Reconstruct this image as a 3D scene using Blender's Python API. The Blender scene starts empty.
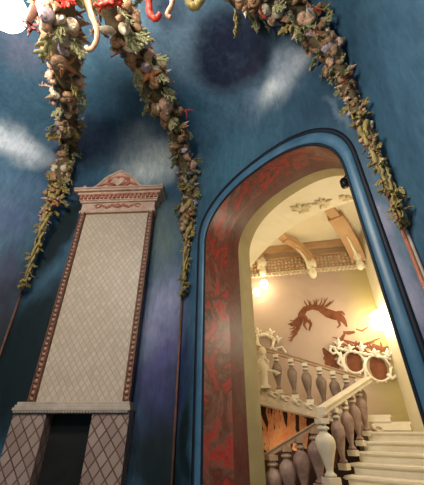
import bpy, bmesh, math, random
from mathutils import Vector, Matrix, noise
R = math.radians
rnd = random.Random(7)
S = bpy.context.scene
COL = S.collection
sq = math.sqrt(0.5)
EYE = Vector((0, 0, 1.6))
FPX = 307.0
TH = R(31.7)

# ------------------------------------------------------------------ geometry helpers
def ray(u, v):
    q = (v - 242.5) / FPX
    return Vector(((u - 212) / FPX, math.cos(TH) + math.sin(TH) * q, math.sin(TH) - math.cos(TH) * q))

def hit(u, v, p, n):
    d = ray(u, v); p = Vector(p); n = Vector(n)
    return EYE + d * ((p - EYE).dot(n) / d.dot(n))

def AN(a, n, z):            # frame of the arch wall: a along it (to the right), n through it (away)
    return Vector(((a + n) * sq, (n - a) * sq, z))

class MB:
    def __init__(self): self.bm = bmesh.new()
    def face(self, pts, flip=False):
        vs = [self.bm.verts.new(p) for p in pts]
        if flip: vs.reverse()
        return self.bm.faces.new(vs)
    def box(self, c, size, rot=None, bevel=0.0):
        m = Matrix.Translation(Vector(c)) @ (rot.to_4x4() if rot else Matrix()) @ Matrix.Diagonal((*size, 1))
        r = bmesh.ops.create_cube(self.bm, size=1.0, matrix=m)
        if bevel:
            es = list({e for v in r['verts'] for e in v.link_edges})
            bmesh.ops.bevel(self.bm, geom=es, offset=bevel, segments=2, affect='EDGES', profile=0.7)
        return self
    def sphere(self, c, r, scale=(1, 1, 1), rot=None, seg=10, ring=7):
        m = Matrix.Translation(Vector(c)) @ (rot.to_4x4() if rot else Matrix()) @ Matrix.Diagonal((*scale, 1))
        bmesh.ops.create_uvsphere(self.bm, u_segments=seg, v_segments=ring, radius=r, matrix=m)
        return self
    def tube(self, pts, rad, seg=8, cap=True, flat=None):
        pts = [Vector(p) for p in pts]
        if not hasattr(rad, '__len__'): rad = [rad] * len(pts)
        rings = []
        up = None
        for i, p in enumerate(pts):
            t = (pts[min(i + 1, len(pts) - 1)] - pts[max(i - 1, 0)])
            if t.length < 1e-9: t = Vector((0, 0, 1))
            t.normalize()
            if up is None:
                up = Vector((0, 0, 1)) if abs(t.z) < 0.9 else Vector((1, 0, 0))
                if flat is not None: up = Vector(flat)
            x = t.cross(up)
            if x.length < 1e-6: x = t.orthogonal()
            x.normalize(); y = x.cross(t).normalized(); up = y
            fy = 0.45 if flat is not None else 1.0
            rings.append([self.bm.verts.new(p + (x * math.cos(a) + y * math.sin(a) * fy) * rad[i]) for a in [2 * math.pi * k / seg for k in range(seg)]])
        for a, b in zip(rings, rings[1:]):
            for k in range(seg):
                self.bm.faces.new((a[k], a[(k + 1) % seg], b[(k + 1) % seg], b[k]))
        if cap:
            self.bm.faces.new(rings[0]); self.bm.faces.new(list(reversed(rings[-1])))
        return self
    def lathe(self, prof, c=(0, 0, 0), seg=14, mat=None):
        rings = []
        for r, z in prof:
            rings.append([Vector((r * math.cos(2 * math.pi * k / seg), r * math.sin(2 * math.pi * k / seg), z)) for k in range(seg)])
        vr = [[self.bm.verts.new((mat @ p if mat else p) + Vector(c)) for p in ring] for ring in rings]
        for a, b in zip(vr, vr[1:]):
            for k in range(seg):
                self.bm.faces.new((a[k], a[(k + 1) % seg], b[(k + 1) % seg], b[k]))
        self.bm.faces.new(list(reversed(vr[0]))); self.bm.faces.new(vr[-1])
        return self
    def loft(self, rows, close=False):
        vr = [[self.bm.verts.new(p) for p in r] for r in rows]
        for a, b in zip(vr, vr[1:]):
            n = len(a)
            for k in range(n if close else n - 1):
                self.bm.faces.new((a[k], a[(k + 1) % n], b[(k + 1) % n], b[k]))
        return self
    def prism(self, outline, origin, ex, ey, ez, depth):
        """outline in (x,y) of the frame ex, ey; extruded by depth along ez"""
        o = Vector(origin); ex = Vector(ex); ey = Vector(ey); ez = Vector(ez)
        a = [self.bm.verts.new(o + ex * x + ey * y) for x, y in outline]
        b = [self.bm.verts.new(o + ex * x + ey * y + ez * depth) for x, y in outline]
        n = len(a)
        self.bm.faces.new(list(reversed(a))); self.bm.faces.new(b)
        for k in range(n): self.bm.faces.new((a[k], a[(k + 1) % n], b[(k + 1) % n], b[k]))
        return self
    def build(self, name, mat, parent=None, smooth=False, mw=None):
        bmesh.ops.recalc_face_normals(self.bm, faces=self.bm.faces)
        me = bpy.data.meshes.new(name)
        self.bm.to_mesh(me); self.bm.free()
        if smooth: me.polygons.foreach_set('use_smooth', [True] * len(me.polygons))
        me.materials.append(mat)
        o = bpy.data.objects.new(name, me); COL.objects.link(o)
        if parent is not None: o.parent = parent
        if mw is not None: o.matrix_world = mw
        return o

def tag(o, label, cat, group=None, kind=None):
    o['label'] = label; o['category'] = cat
    if group: o['group'] = group
    if kind: o['kind'] = kind
    return o

def thing(name, label, cat, loc=(0, 0, 0), rot=None, group=None):
    o = bpy.data.objects.new(name, None); COL.objects.link(o)
    o.empty_display_size = 0.1
    o.location = loc
    if rot is not None: o.rotation_euler = rot.to_euler()
    return tag(o, label, cat, group)

def struct(o):
    o['kind'] = 'structure'; return o

def part(mb, name, mat, parent, smooth=False):
    """geometry written in world coordinates, re-expressed in the frame of its parent Empty"""
    inv = (Matrix.Translation(parent.location) @ parent.rotation_euler.to_matrix().to_4x4()).inverted()
    bmesh.ops.transform(mb.bm, matrix=inv, verts=mb.bm.verts)
    return mb.build(name, mat, parent, smooth)

def twin(src, parent, loc=None, rot=None, scale=None, mat=None):
    """a copy of one object (sharing its mesh) with copies of its children"""
    c = src.copy(); COL.objects.link(c); c.parent = parent
    if loc is not None: c.location = loc
    if rot is not None: c.rotation_euler = rot
    if scale is not None: c.scale = scale
    for ch in src.children: twin(ch, c)
    return c

# ------------------------------------------------------------------ material helpers
def nodes(name):
    m = bpy.data.materials.new(name); m.use_nodes = True
    nt = m.node_tree; b = nt.nodes['Principled BSDF']
    return m, nt, b
def N(nt, t, **kw):
    n = nt.nodes.new(t)
    for k, v in kw.items():
        if k.startswith('i_'): n.inputs[k[2:].replace('_', ' ')].default_value = v
        else: setattr(n, k, v)
    return n
def ramp(nt, fac, stops):
    r = nt.nodes.new('ShaderNodeValToRGB')
    el = r.color_ramp.elements
    while len(el) < len(stops): el.new(0.5)
    for e, (p, c) in zip(el, stops): e.position = p; e.color = (*c, 1)
    nt.links.new(fac, r.inputs['Fac']); return r.outputs['Color']
def mix(nt, fac, a, b, mode='MIX'):
    m = nt.nodes.new('ShaderNodeMix'); m.data_type = 'RGBA'; m.blend_type = mode
    for s, v in ((m.inputs[0], fac), (m.inputs[6], a), (m.inputs[7], b)):
        if hasattr(v, 'links'): nt.links.new(v, s)
        elif hasattr(v, '__len__'): s.default_value = (*v, 1)
        else: s.default_value = v
    return m.outputs[2]
def math_(nt, op, a, b=None, c=None, clamp=False):
    m = nt.nodes.new('ShaderNodeMath'); m.operation = op; m.use_clamp = clamp
    for i, v in enumerate((a, b, c)):
        if v is None: continue
        if hasattr(v, 'links'): nt.links.new(v, m.inputs[i])
        else: m.inputs[i].default_value = v
    return m.outputs[0]
def noise_tex(nt, vec, scale, detail=4, rough=0.55, dist=0.0):
    n = N(nt, 'ShaderNodeTexNoise'); n.inputs['Scale'].default_value = scale; n.inputs['Detail'].default_value = detail
    n.inputs['Roughness'].default_value = rough; n.inputs['Distortion'].default_value = dist
    if vec is not None: nt.links.new(vec, n.inputs['Vector'])
    return n.outputs['Fac']
def objco(nt): return N(nt, 'ShaderNodeTexCoord').outputs['Object']
def mapping(nt, vec, loc=(0, 0, 0), rot=(0, 0, 0), sc=(1, 1, 1), typ='POINT'):
    m = N(nt, 'ShaderNodeMapping'); m.vector_type = typ
    nt.links.new(vec, m.inputs['Vector'])
    m.inputs['Location'].default_value = loc; m.inputs['Rotation'].default_value = rot; m.inputs['Scale'].default_value = sc
    return m.outputs['Vector']
def bump(nt, b, h, strength=0.3, dist=0.02):
    n = N(nt, 'ShaderNodeBump'); n.inputs['Strength'].default_value = strength; n.inputs['Distance'].default_value = dist
    nt.links.new(h, n.inputs['Height']); nt.links.new(n.outputs['Normal'], b.inputs['Normal'])

def mottled(name, c1, c2, scale=4.0, rough=0.6, c3=None, bumps=0.15, spec=0.3):
    m, nt, b = nodes(name)
    v = objco(nt); f = noise_tex(nt, v, scale, 5, 0.6, 0.3)
    st = [(0.3, c1), (0.7, c2)] if c3 is None else [(0.28, c1), (0.5, c2), (0.74, c3)]
    nt.links.new(ramp(nt, f, st), b.inputs['Base Color'])
    b.inputs['Roughness'].default_value = rough; b.inputs['Specular IOR Level'].default_value = spec
    if bumps: bump(nt, b, noise_tex(nt, v, scale * 6, 3), bumps, 0.01)
    return m

def emitter(name, c, strength):
    m, nt, b = nodes(name)
    b.inputs['Base Color'].default_value = (0.8, 0.8, 0.8, 1)
    b.inputs['Emission Color'].default_value = (*c, 1); b.inputs['Emission Strength'].default_value = strength
    return m

# ------------------------------------------------------------------ plan of the blue room
E1 = Vector((-3.8625, 5.8397, 0)); E2 = Vector((-0.567, 5.667, 0)); E3 = Vector((2.2, 2.9, 0))
CEN = Vector((-2.46, 1.13, 0)); RAD = 4.92
APEX = Vector((-1.9, 1.5, 0))
VERTS = [E1, E2, E3]
for k in range(1, 6):
    a = R(20.53 - k * 45.65)
    VERTS.append(CEN + Vector((math.cos(a), math.sin(a), 0)) * RAD)
ZS, ZC, PW = 6.9, 8.45, 3.0
def cove(t): return ZS + (ZC - ZS) * (1 - (1 - t) ** PW) ** (1 / PW)
TS = [0, .004, .012, .025, .05, .085, .13, .19, .27, .38, .52, .7, .85, .96]
nB = Vector((math.sin(R(3)), math.cos(R(3)), 0)); tB = Vector((math.cos(R(3)), -math.sin(R(3)), 0))
dB = E2.dot(nB)
NW = 3.606                       # arch wall plane
nH = Vector((math.sin(R(12)), math.cos(R(12)), 0)); tH = Vector((math.cos(R(12)), -math.sin(R(12)), 0))
HB = Vector((2.8, 9.2, 0))       # a point of the hall's back wall
dH = HB.dot(nH)

def onB(u, v, d=0.0): return hit(u, v, tB * 0 + nB * (dB - d), nB)
def onC(u, v, d=0.0): return hit(u, v, AN(0, NW - d, 0), (sq, sq, 0))
def onH(u, v, d=0.0): return hit(u, v, nH * (dH - d), nH)
def onZ(u, v, z): return hit(u, v, (0, 0, z), (0, 0, 1))

# ------------------------------------------------------------------ painted sky material
def painted_sky():
    m, nt, b = nodes('painted_sky')
    v = objco(nt)
    vs = mapping(nt, v, rot=(0.3, 0.5, 0.4), sc=(1, 1, 0.45))
    f1 = noise_tex(nt, vs, 0.55, 6, 0.62, 0.8)
    f2 = noise_tex(nt, mapping(nt, v, rot=(0.2, 0.9, 0.1), sc=(2.4, 2.4, 0.7)), 2.2, 5, 0.65, 0.5)
    col = ramp(nt, f1, [(0.28, (0.024, 0.058, 0.110)), (0.46, (0.044, 0.108, 0.180)), (0.60, (0.075, 0.160, 0.240)), (0.80, (0.15, 0.240, 0.32))])
    col = mix(nt, math_(nt, 'MULTIPLY', f2, 0.55), col, (0.030, 0.100, 0.165))
    warp = N(nt, 'ShaderNodeTexNoise'); warp.inputs['Scale'].default_value = 1.3; warp.inputs['Detail'].default_value = 5
    nt.links.new(v, warp.inputs['Vector'])
    wv = N(nt, 'ShaderNodeVectorMath', operation='MULTIPLY_ADD')
    nt.links.new(warp.outputs['Color'], wv.inputs[0]); wv.inputs[1].default_value = (0.7, 0.7, 0.7)
    off = N(nt, 'ShaderNodeVectorMath', operation='SUBTRACT'); nt.links.new(v, off.inputs[0]); off.inputs[1].default_value = (0.35, 0.35, 0.35)
    nt.links.new(off.outputs[0], wv.inputs[2]); wp = wv.outputs[0]
    wl = N(nt, 'ShaderNodeMix', data_type='VECTOR'); wl.inputs[0].default_value = 0.3
    nt.links.new(v, wl.inputs[4]); nt.links.new(wp, wl.inputs[5])
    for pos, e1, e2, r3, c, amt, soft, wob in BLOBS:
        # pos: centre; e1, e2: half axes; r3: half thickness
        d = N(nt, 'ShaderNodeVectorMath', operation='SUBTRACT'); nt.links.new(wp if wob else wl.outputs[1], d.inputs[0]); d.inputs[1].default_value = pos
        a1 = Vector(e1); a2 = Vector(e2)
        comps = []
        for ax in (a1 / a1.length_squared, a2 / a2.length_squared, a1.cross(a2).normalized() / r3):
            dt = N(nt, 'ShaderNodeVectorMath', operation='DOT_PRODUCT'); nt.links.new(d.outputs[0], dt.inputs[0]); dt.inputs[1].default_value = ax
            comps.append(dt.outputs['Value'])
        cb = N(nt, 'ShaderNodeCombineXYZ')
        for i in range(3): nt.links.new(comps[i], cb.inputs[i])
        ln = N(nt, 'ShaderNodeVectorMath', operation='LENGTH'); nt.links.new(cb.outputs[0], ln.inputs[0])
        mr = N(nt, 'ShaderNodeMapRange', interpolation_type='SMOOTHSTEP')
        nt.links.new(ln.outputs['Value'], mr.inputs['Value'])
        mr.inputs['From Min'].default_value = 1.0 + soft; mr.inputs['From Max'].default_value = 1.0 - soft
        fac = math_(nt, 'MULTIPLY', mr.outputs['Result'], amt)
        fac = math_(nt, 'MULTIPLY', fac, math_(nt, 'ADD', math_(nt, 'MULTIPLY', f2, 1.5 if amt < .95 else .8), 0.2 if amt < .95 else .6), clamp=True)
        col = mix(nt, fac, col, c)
    f3 = noise_tex(nt, mapping(nt, v, rot=(0.5, 0.3, 0.8), sc=(3.5, 3.5, 1.0)), 3.0, 5, 0.7, 0.6)
    col = mix(nt, 1.0, col, ramp(nt, f3, [(0.25, (0.62, 0.66, 0.70)), (0.75, (1.3, 1.28, 1.25))]), 'MULTIPLY')
    nt.links.new(col, b.inputs['Base Color'])
    b.inputs['Roughness'].default_value = 0.55; b.inputs['Specular IOR Level'].default_value = 0.3
    bump(nt, b, f2, 0.12, 0.02)
    return m

BLOBS = []
def blob(fn, u, v, du, dv, c, amt=0.8, soft=0.5, ang=0.0, thick=0.8, wob=True):
    """a painted patch: centre and half sizes are measured on the surface it is painted on"""
    p = fn(u, v); ca, sa = math.cos(ang), math.sin(ang)
    q1 = fn(u + du * ca, v + du * sa); q2 = fn(u - dv * sa, v + dv * ca)
    e1 = q1 - p; e2 = q2 - p
    e2 = e2 - e1 * (e2.dot(e1) / e1.length_squared)
    BLOBS.append((p, e1, e2, thick, c, amt, soft, wob))
top = lambda u, v: onZ(u, v, 8.1)
nA_ = Vector((VERTS[7].y - E1.y, E1.x - VERTS[7].x, 0)).normalized()
def onA(u, v): return hit(u, v, E1, nA_)
NAVY = (0.010, 0.016, 0.045); CLOUD = (0.72, 0.78, 0.78); TEAL_SHADE = (0.006, 0.016, 0.020); PALE_LIT = (0.38, 0.48, 0.58)  # the near-black teal is dark paint plus the shade of the lower walls
blob(top, 165, 40, 70, 40, (0.15, 0.25, 0.35), 0.95, 0.6, 0.3)
blob(onB, 108, 108, 60, 40, PALE_LIT, 1.0, 0.7, 0.2)  # paler here to put the lamp's stronger light into the paint
blob(onB, 60, 130, 50, 30, (0.12, 0.20, 0.32), 0.9, 0.7, 0.2)
blob(onB, 100, 152, 26, 10, (0.09, 0.12, 0.22), 0.8, 0.7, 0.1)
blob(top, 228, 56, 45, 34, NAVY, 0.97, 0.35, -0.2)
blob(top, 277, 69, 32, 5, (0.9, 0.96, 1.0), 1.0, 0.7, -0.82, wob=False)
blob(top, 285, 55, 16, 10, (0.30, 0.38, 0.50), 0.9, 0.8, -0.82)
blob(top, 255, 95, 16, 7, (0.22, 0.30, 0.42), 0.8, 0.8, -0.7)
blob(onB, 152, 163, 27, 15, CLOUD, 1.0, 0.8, -0.15)
blob(onA, 14, 148, 34, 10, (0.62, 0.68, 0.76), 1.0, 0.8, 0.45)
blob(onB, 30, 140, 22, 10, (0.45, 0.52, 0.62), 0.9, 0.8, 0.45)
blob(onA, 25, 185, 45, 12, (0.09, 0.17, 0.28), 0.8, 0.7, 0.4)
blob(onA, 10, 215, 22, 22, (0.10, 0.15, 0.28), 0.8, 0.7, 0.4)
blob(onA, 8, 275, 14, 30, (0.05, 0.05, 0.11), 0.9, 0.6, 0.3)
blob(onA, -6, 380, 50, 90, TEAL_SHADE, 1.0, 0.4, 0.3)  # shade of the lower left wall, painted in with the dark colour
blob(onA, -4, 310, 22, 40, (0.02, 0.022, 0.05), 1.0, 0.5, 0.3)  # more of that lower-wall shade put into the colour
blob(top, 20, 60, 24, 18, (0.12, 0.13, 0.20), 0.8, 0.6, 0.2)  # grey-violet shadow below the globe lamp, painted onto the ceiling
blob(top, 165, 15, 22, 18, (0.03, 0.045, 0.085), 0.85, 0.6, 0.2)  # dark blue shadow behind the chandelier's tentacles, painted in
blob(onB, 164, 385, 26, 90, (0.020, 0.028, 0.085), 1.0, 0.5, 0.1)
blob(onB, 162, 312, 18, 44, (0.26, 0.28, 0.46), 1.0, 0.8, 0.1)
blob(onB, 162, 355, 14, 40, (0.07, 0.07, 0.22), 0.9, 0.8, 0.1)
blob(onB, 166, 232, 17, 34, (0.12, 0.17, 0.175), 0.9, 0.6, 0.05)
blob(onB, 62, 235, 11, 60, TEAL_SHADE, 1.0, 0.5, 0.3)
blob(onB, 36, 340, 34, 90, TEAL_SHADE, 1.0, 0.4, 0.3)
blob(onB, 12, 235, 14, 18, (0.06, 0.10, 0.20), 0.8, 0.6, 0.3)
blob(onB, 158, 460, 30, 50, TEAL_SHADE, 1.0, 0.5, 0.1)
blob(onB, 70, 450, 40, 60, TEAL_SHADE, 1.0, 0.5, 0.1)
blob(onC, 392, 262, 20, 80, (0.24, 0.25, 0.38), 1.0, 0.5, -0.3)
blob(onC, 402, 300, 7, 26, (0.30, 0.30, 0.42), 0.9, 0.8, -0.3)
blob(onC, 376, 215, 6, 14, (0.26, 0.28, 0.38), 0.9, 0.8, -0.3)
blob(onC, 320, 105, 34, 14, (0.03, 0.075, 0.13), 0.9, 0.6, 0.2)
blob(onC, 340, 108, 14, 3, (0.13, 0.20, 0.28), 0.9, 0.8, 0.9)
blob(onC, 225, 165, 34, 18, (0.07, 0.19, 0.28), 0.8, 0.7, -0.6)
blob(onC, 192, 205, 5, 22, (0.08, 0.11, 0.14), 0.7, 0.6, 0.0)
blob(onC, 186, 440, 8, 60, TEAL_SHADE, 1.0, 0.5, 0.0)

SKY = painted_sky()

# ------------------------------------------------------------------ materials
BLUE_GLOSS = mottled('blue_enamel', (0.035, 0.115, 0.215), (0.085, 0.200, 0.310), 2.2, 0.38, spec=0.5, bumps=0.05)
GROOVE = mottled('dark_groove_paint', (0.004, 0.008, 0.018), (0.008, 0.014, 0.028), 3, 0.6, bumps=0)
def marble(name, stops, rough=0.38, scale=1.5):
    m, nt, b = nodes(name); v = objco(nt)
    f = noise_tex(nt, mapping(nt, v, rot=(0.4, 0.2, 0.6), sc=(1, 1, 0.8)), scale, 7, 0.68, 0.9)
    col = ramp(nt, f, stops)
    g = noise_tex(nt, v, scale * 5, 5, 0.7, 0.4)
    col = mix(nt, math_(nt, 'MULTIPLY', math_(nt, 'SUBTRACT', g, 0.46, clamp=True), 2.2, clamp=True), col, (0.03, 0.012, 0.012))
    nt.links.new(col, b.inputs['Base Color']); b.inputs['Roughness'].default_value = rough
    bump(nt, b, g, 0.1, 0.01)
    return m
REDMARBLE = marble('red_marble', [(0.34, (0.018, 0.008, 0.008)), (0.41, (0.44, 0.010, 0.016)), (0.48, (0.09, 0.010, 0.010)), (0.56, (0.20, 0.075, 0.070)), (0.61, (0.46, 0.014, 0.020)), (0.72, (0.07, 0.010, 0.010))])
DARKMARBLE = marble('dark_red_marble', [(0.30, (0.012, 0.005, 0.006)), (0.45, (0.12, 0.008, 0.010)), (0.58, (0.10, 0.045, 0.035)), (0.70, (0.16, 0.010, 0.012)), (0.85, (0.03, 0.006, 0.006))], 0.45, 2.2)
OLIVE_CREAM = mottled('olive_cream_plaster', (0.30, 0.25, 0.13), (0.40, 0.34, 0.19), 1.5, 0.7)
CREAM = mottled('cream_plaster', (0.78, 0.72, 0.54), (0.87, 0.83, 0.68), 1.2, 0.7)
PINKPLASTER = mottled('pink_beige_plaster', (0.60, 0.47, 0.37), (0.70, 0.57, 0.45), 0.9, 0.8)
OCHRE = mottled('ochre_timber_paint', (0.50, 0.30, 0.16), (0.64, 0.43, 0.26), 2.0, 0.6)
def hall_wall():
    m, nt, b = nodes('hall_wall_paint'); v = objco(nt)
    f = noise_tex(nt, v, 0.6, 5, 0.6, 0.4)
    base = ramp(nt, f, [(0.3, (0.46, 0.35, 0.31)), (0.7, (0.58, 0.46, 0.38))])
    sep = N(nt, 'ShaderNodeSeparateXYZ'); nt.links.new(v, sep.inputs[0])
    fx = N(nt, 'ShaderNodeMapRange', interpolation_type='SMOOTHSTEP'); nt.links.new(sep.outputs['X'], fx.inputs['Value'])
    fx.inputs['From Min'].default_value = 3.7; fx.inputs['From Max'].default_value = 4.8
    col = mix(nt, fx.outputs['Result'], base, (0.44, 0.37, 0.17))
    nt.links.new(col, b.inputs['Base Color']); b.inputs['Roughness'].default_value = 0.75
    return m
HALLWALL = hall_wall()
STONE = mottled('white_stone', (0.66, 0.58, 0.44), (0.80, 0.74, 0.60), 3.0, 0.5)
STEPSTONE = mottled('step_stone', (0.72, 0.64, 0.48), (0.86, 0.80, 0.66), 2.0, 0.45)
CARVED = mottled('carved_stucco', (0.54, 0.42, 0.30), (0.78, 0.67, 0.52), 6.0, 0.6, bumps=0.5)
MAUVE = mottled('mauve_marble', (0.20, 0.12, 0.10), (0.36, 0.24, 0.20), 5.0, 0.35, (0.46, 0.34, 0.29))
GREYVASE = mottled('grey_brown_marble', (0.15, 0.105, 0.085), (0.26, 0.19, 0.155), 5.0, 0.4, (0.36, 0.27, 0.22))
RAILBROWN = mottled('tan_stone', (0.40, 0.26, 0.16), (0.56, 0.40, 0.26), 3.0, 0.45)
WHITEIRON = mottled('white_painted_iron', (0.78, 0.72, 0.62), (0.86, 0.82, 0.74), 6.0, 0.4)
MURALRED = mottled('red_brown_wall_paint', (0.13, 0.040, 0.020), (0.26, 0.095, 0.045), 5.0, 0.8, bumps=0)
MURALORANGE = mottled('orange_wall_paint', (0.62, 0.22, 0.09), (0.85, 0.48, 0.26), 5.0, 0.8, bumps=0)
VOIDSHADE = mottled('recess_shade', (0.030, 0.016, 0.012), (0.060, 0.030, 0.020), 2, 0.8, bumps=0)  # shade of the unlit stair void, given as a colour
BLACK = mottled('black_metal', (0.01, 0.01, 0.01), (0.02, 0.02, 0.02), 4, 0.4, bumps=0)
FLOORM = mottled('dark_floor_stone', (0.03, 0.035, 0.04), (0.07, 0.07, 0.075), 2, 0.35)

def lattice(name, w, h, c1, c2, line, lw, fade=0.0):
    """diamond tiles: w, h are the diamond's width and height, in the object's x and z"""
    m, nt, b = nodes(name); v = objco(nt)
    sep = N(nt, 'ShaderNodeSeparateXYZ'); nt.links.new(v, sep.inputs[0])
    x = math_(nt, 'DIVIDE', math_(nt, 'ADD', sep.outputs['X'], sep.outputs['Y']), w); z = math_(nt, 'DIVIDE', sep.outputs['Z'], h)
    masks = []; cells = []
    for op in ('ADD', 'SUBTRACT'):
        k = math_(nt, op, x, z); fr = math_(nt, 'FRACT', k)
        d = math_(nt, 'ABSOLUTE', math_(nt, 'SUBTRACT', fr, 0.5))
        masks.append(math_(nt, 'GREATER_THAN', d, 0.5 - lw)); cells.append(math_(nt, 'FLOOR', k))
    cb = N(nt, 'ShaderNodeCombineXYZ'); nt.links.new(cells[0], cb.inputs[0]); nt.links.new(cells[1], cb.inputs[1])
    wn = N(nt, 'ShaderNodeTexWhiteNoise'); nt.links.new(cb.outputs[0], wn.inputs['Vector'])
    f = noise_tex(nt, v, 2.2, 5, 0.6)
    base = mix(nt, math_(nt, 'ADD', math_(nt, 'MULTIPLY', wn.outputs['Value'], 0.55), math_(nt, 'MULTIPLY', f, 0.45)), c1, c2)
    mk = math_(nt, 'MAXIMUM', masks[0], masks[1])
    mk = math_(nt, 'MULTIPLY', mk, math_(nt, 'ADD', 0.55, math_(nt, 'MULTIPLY', noise_tex(nt, v, 5, 3), 0.7)), clamp=True)
    nt.links.new(mix(nt, mk, base, line), b.inputs['Base Color'])
    b.inputs['Roughness'].default_value = 0.42
    bump(nt, b, math_(nt, 'SUBTRACT', 1.0, mk), 0.35, 0.01)
    return m
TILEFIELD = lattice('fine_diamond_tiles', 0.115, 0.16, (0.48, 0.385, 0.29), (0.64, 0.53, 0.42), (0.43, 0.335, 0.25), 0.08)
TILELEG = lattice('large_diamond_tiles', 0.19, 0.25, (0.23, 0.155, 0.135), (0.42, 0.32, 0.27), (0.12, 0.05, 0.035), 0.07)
TERRA = mottled('rose_terracotta', (0.44, 0.28, 0.205), (0.66, 0.48, 0.38), 6.0, 0.5, bumps=0.4)
TERRARED = mottled('red_terracotta', (0.34, 0.11, 0.07), (0.50, 0.20, 0.13), 6.0, 0.5, bumps=0.4)
TERRADARK = mottled('brown_terracotta', (0.10, 0.045, 0.03), (0.22, 0.10, 0.07), 6.0, 0.5, bumps=0.4)
BEADM = mottled('rust_beads', (0.30, 0.14, 0.085), (0.52, 0.31, 0.21), 7, 0.45)
LEDGE = mottled('beige_glazed_stone', (0.36, 0.29, 0.24), (0.52, 0.44, 0.37), 5.0, 0.45)

# ------------------------------------------------------------------ the blue room: walls, cove ceiling, floor
SIDES = ['stove', 'arch', 'right', 'rear_right', 'rear', 'rear_left', 'left_rear', 'left']
def arch_curve(half, zs, rise, cx=-2.35, p=2.3, n=36, zb=0.0, skew=0.075):
    pts = [(cx - half, zb), (cx - half, zs * 0.5), (cx - half, zs)]
    for i in range(1, n):
        a = math.pi * (1 - i / n)
        c, s_ = math.cos(a), math.sin(a)
        x = half * math.copysign(abs(c) ** (2 / p), c)
        pts.append((cx + x, zs + rise * abs(s_) ** (2 / p) + skew * x * abs(s_) ** 0.7))
    pts += [(cx + half, zs), (cx + half, zs * 0.5), (cx + half, zb)]
    return pts
def holed_wall(mb, curve, a0, a1, zt, n):
    """wall in the arch frame at depth n, between a0 and a1, up to zt, with the opening left out"""
    outer = []
    k = len(curve)
    for i, (a, z) in enumerate(curve):
        if i <= 2: outer.append((a0, z))
        elif i >= k - 3: outer.append((a1, z))
        else:
            t = (i - 2) / (k - 5)
            L = [(a0, curve[2][1]), (a0, zt), (a1, zt), (a1, curve[2][1])]
            ln = [zt - L[0][1], a1 - a0, zt - L[0][1]]
            s = t * sum(ln); j = 0
            while j < 2 and s > ln[j]: s -= ln[j]; j += 1
            f = s / ln[j]
            outer.append((L[j][0] + (L[j + 1][0] - L[j][0]) * f, L[j][1] + (L[j + 1][1] - L[j][1]) * f))
    # corner points of the rectangle need to be exact
    for cx, cz in ((a0, zt), (a1, zt)):
        i = min(range(k), key=lambda q: (outer[q][0] - cx) ** 2 + (outer[q][1] - cz) ** 2)
        outer[i] = (cx, cz)
    mb.loft([[AN(a, n, z) for a, z in curve], [AN(a, n, z) for a, z in outer]])

C0 = arch_curve(1.43, 4.75, 1.07)          # red outer edge, on the wall plane
C1 = arch_curve(1.43, 4.95, 1.08)          # 1 m in
C2 = arch_curve(1.43, 5.0, 1.13)           # 1.4 m in
aE2 = (E2.x - E2.y) * sq; aE3 = (E3.x - E3.y) * sq
for i, side in enumerate(SIDES):
    p, q = VERTS[i], VERTS[(i + 1) % 8]
    mb = MB()
    if side == 'arch':
        holed_wall(mb, C0, aE2, aE3, ZS, NW)
    else:
        mb.face([p, q, q + Vector((0, 0, ZS)), p + Vector((0, 0, ZS))])
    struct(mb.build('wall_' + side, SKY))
mb = MB()
rows = []
for t in TS:
    row = []
    for i in range(8):
        p, q = VERTS[i], VERTS[(i + 1) % 8]
        for k in range(6):
            e = p.lerp(q, k / 6)
            b_ = e.lerp(APEX, t); row.append(Vector((b_.x, b_.y, cove(t))))
    rows.append(row)
mb.loft(rows, close=True)
mb.face([p.copy() for p in rows[-1]])
bmesh.ops.remove_doubles(mb.bm, verts=mb.bm.verts, dist=1e-5)
struct(mb.build('ceiling', SKY, smooth=True))
mb = MB(); mb.face([v.copy() for v in reversed(VERTS)]); struct(mb.build('floor', FLOORM))

# embrasure of the arch: red marble, dark red band, cream jamb
def lerp_curve(A, B, t): return [(a0 + (b0 - a0) * t, a1 + (b1 - a1) * t) for (a0, a1), (b0, b1) in zip(A, B)]
def sweep(name, A, n0, B, n1, mat):
    mb = MB(); mb.loft([[AN(a, n0, z) for a, z in A], [AN(a, (n0 + n1) / 2, z) for a, z in lerp_curve(A, B, .5)], [AN(a, n1, z) for a, z in B]])
    return struct(mb.build(name, mat, smooth=True))
Cm = lerp_curve(C0, C1, 0.64)
sweep('trim_1', C0, NW, Cm, NW + 0.64, REDMARBLE)
sweep('trim_2', Cm, NW + 0.64, C1, NW + 1.0, DARKMARBLE)
sweep('trim_3', C1, NW + 1.0, C2, NW + 1.4, OLIVE_CREAM)
# rounded blue moulding round the opening, with a dark groove on each side
def ring_profile(name, prof, mat):
    """prof: (extra half width, projection into the room)"""
    mb = MB()
    rows = []
    for w, d in prof:
        rows.append([AN(a, NW - d, z) for a, z in arch_curve(1.43 + w, 4.75 + w * 0.9, 1.07 + w * 0.45)])
    mb.loft(rows); return struct(mb.build(name, mat, smooth=True))
ring_profile('trim_4', [(0.03, 0.0)] + [(0.10 - 0.07 * math.cos(R(a)), 0.035 * math.sin(R(a))) for a in range(10, 180, 14)] + [(0.17, 0.0)], BLUE_GLOSS)
ring_profile('trim_5', [(0.0, 0.0), (0.0, 0.022), (0.03, 0.022), (0.035, 0.0)], GROOVE)
ring_profile('trim_6', [(0.165, 0.0), (0.165, 0.018), (0.225, 0.018), (0.225, 0.0)], GROOVE)
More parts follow.
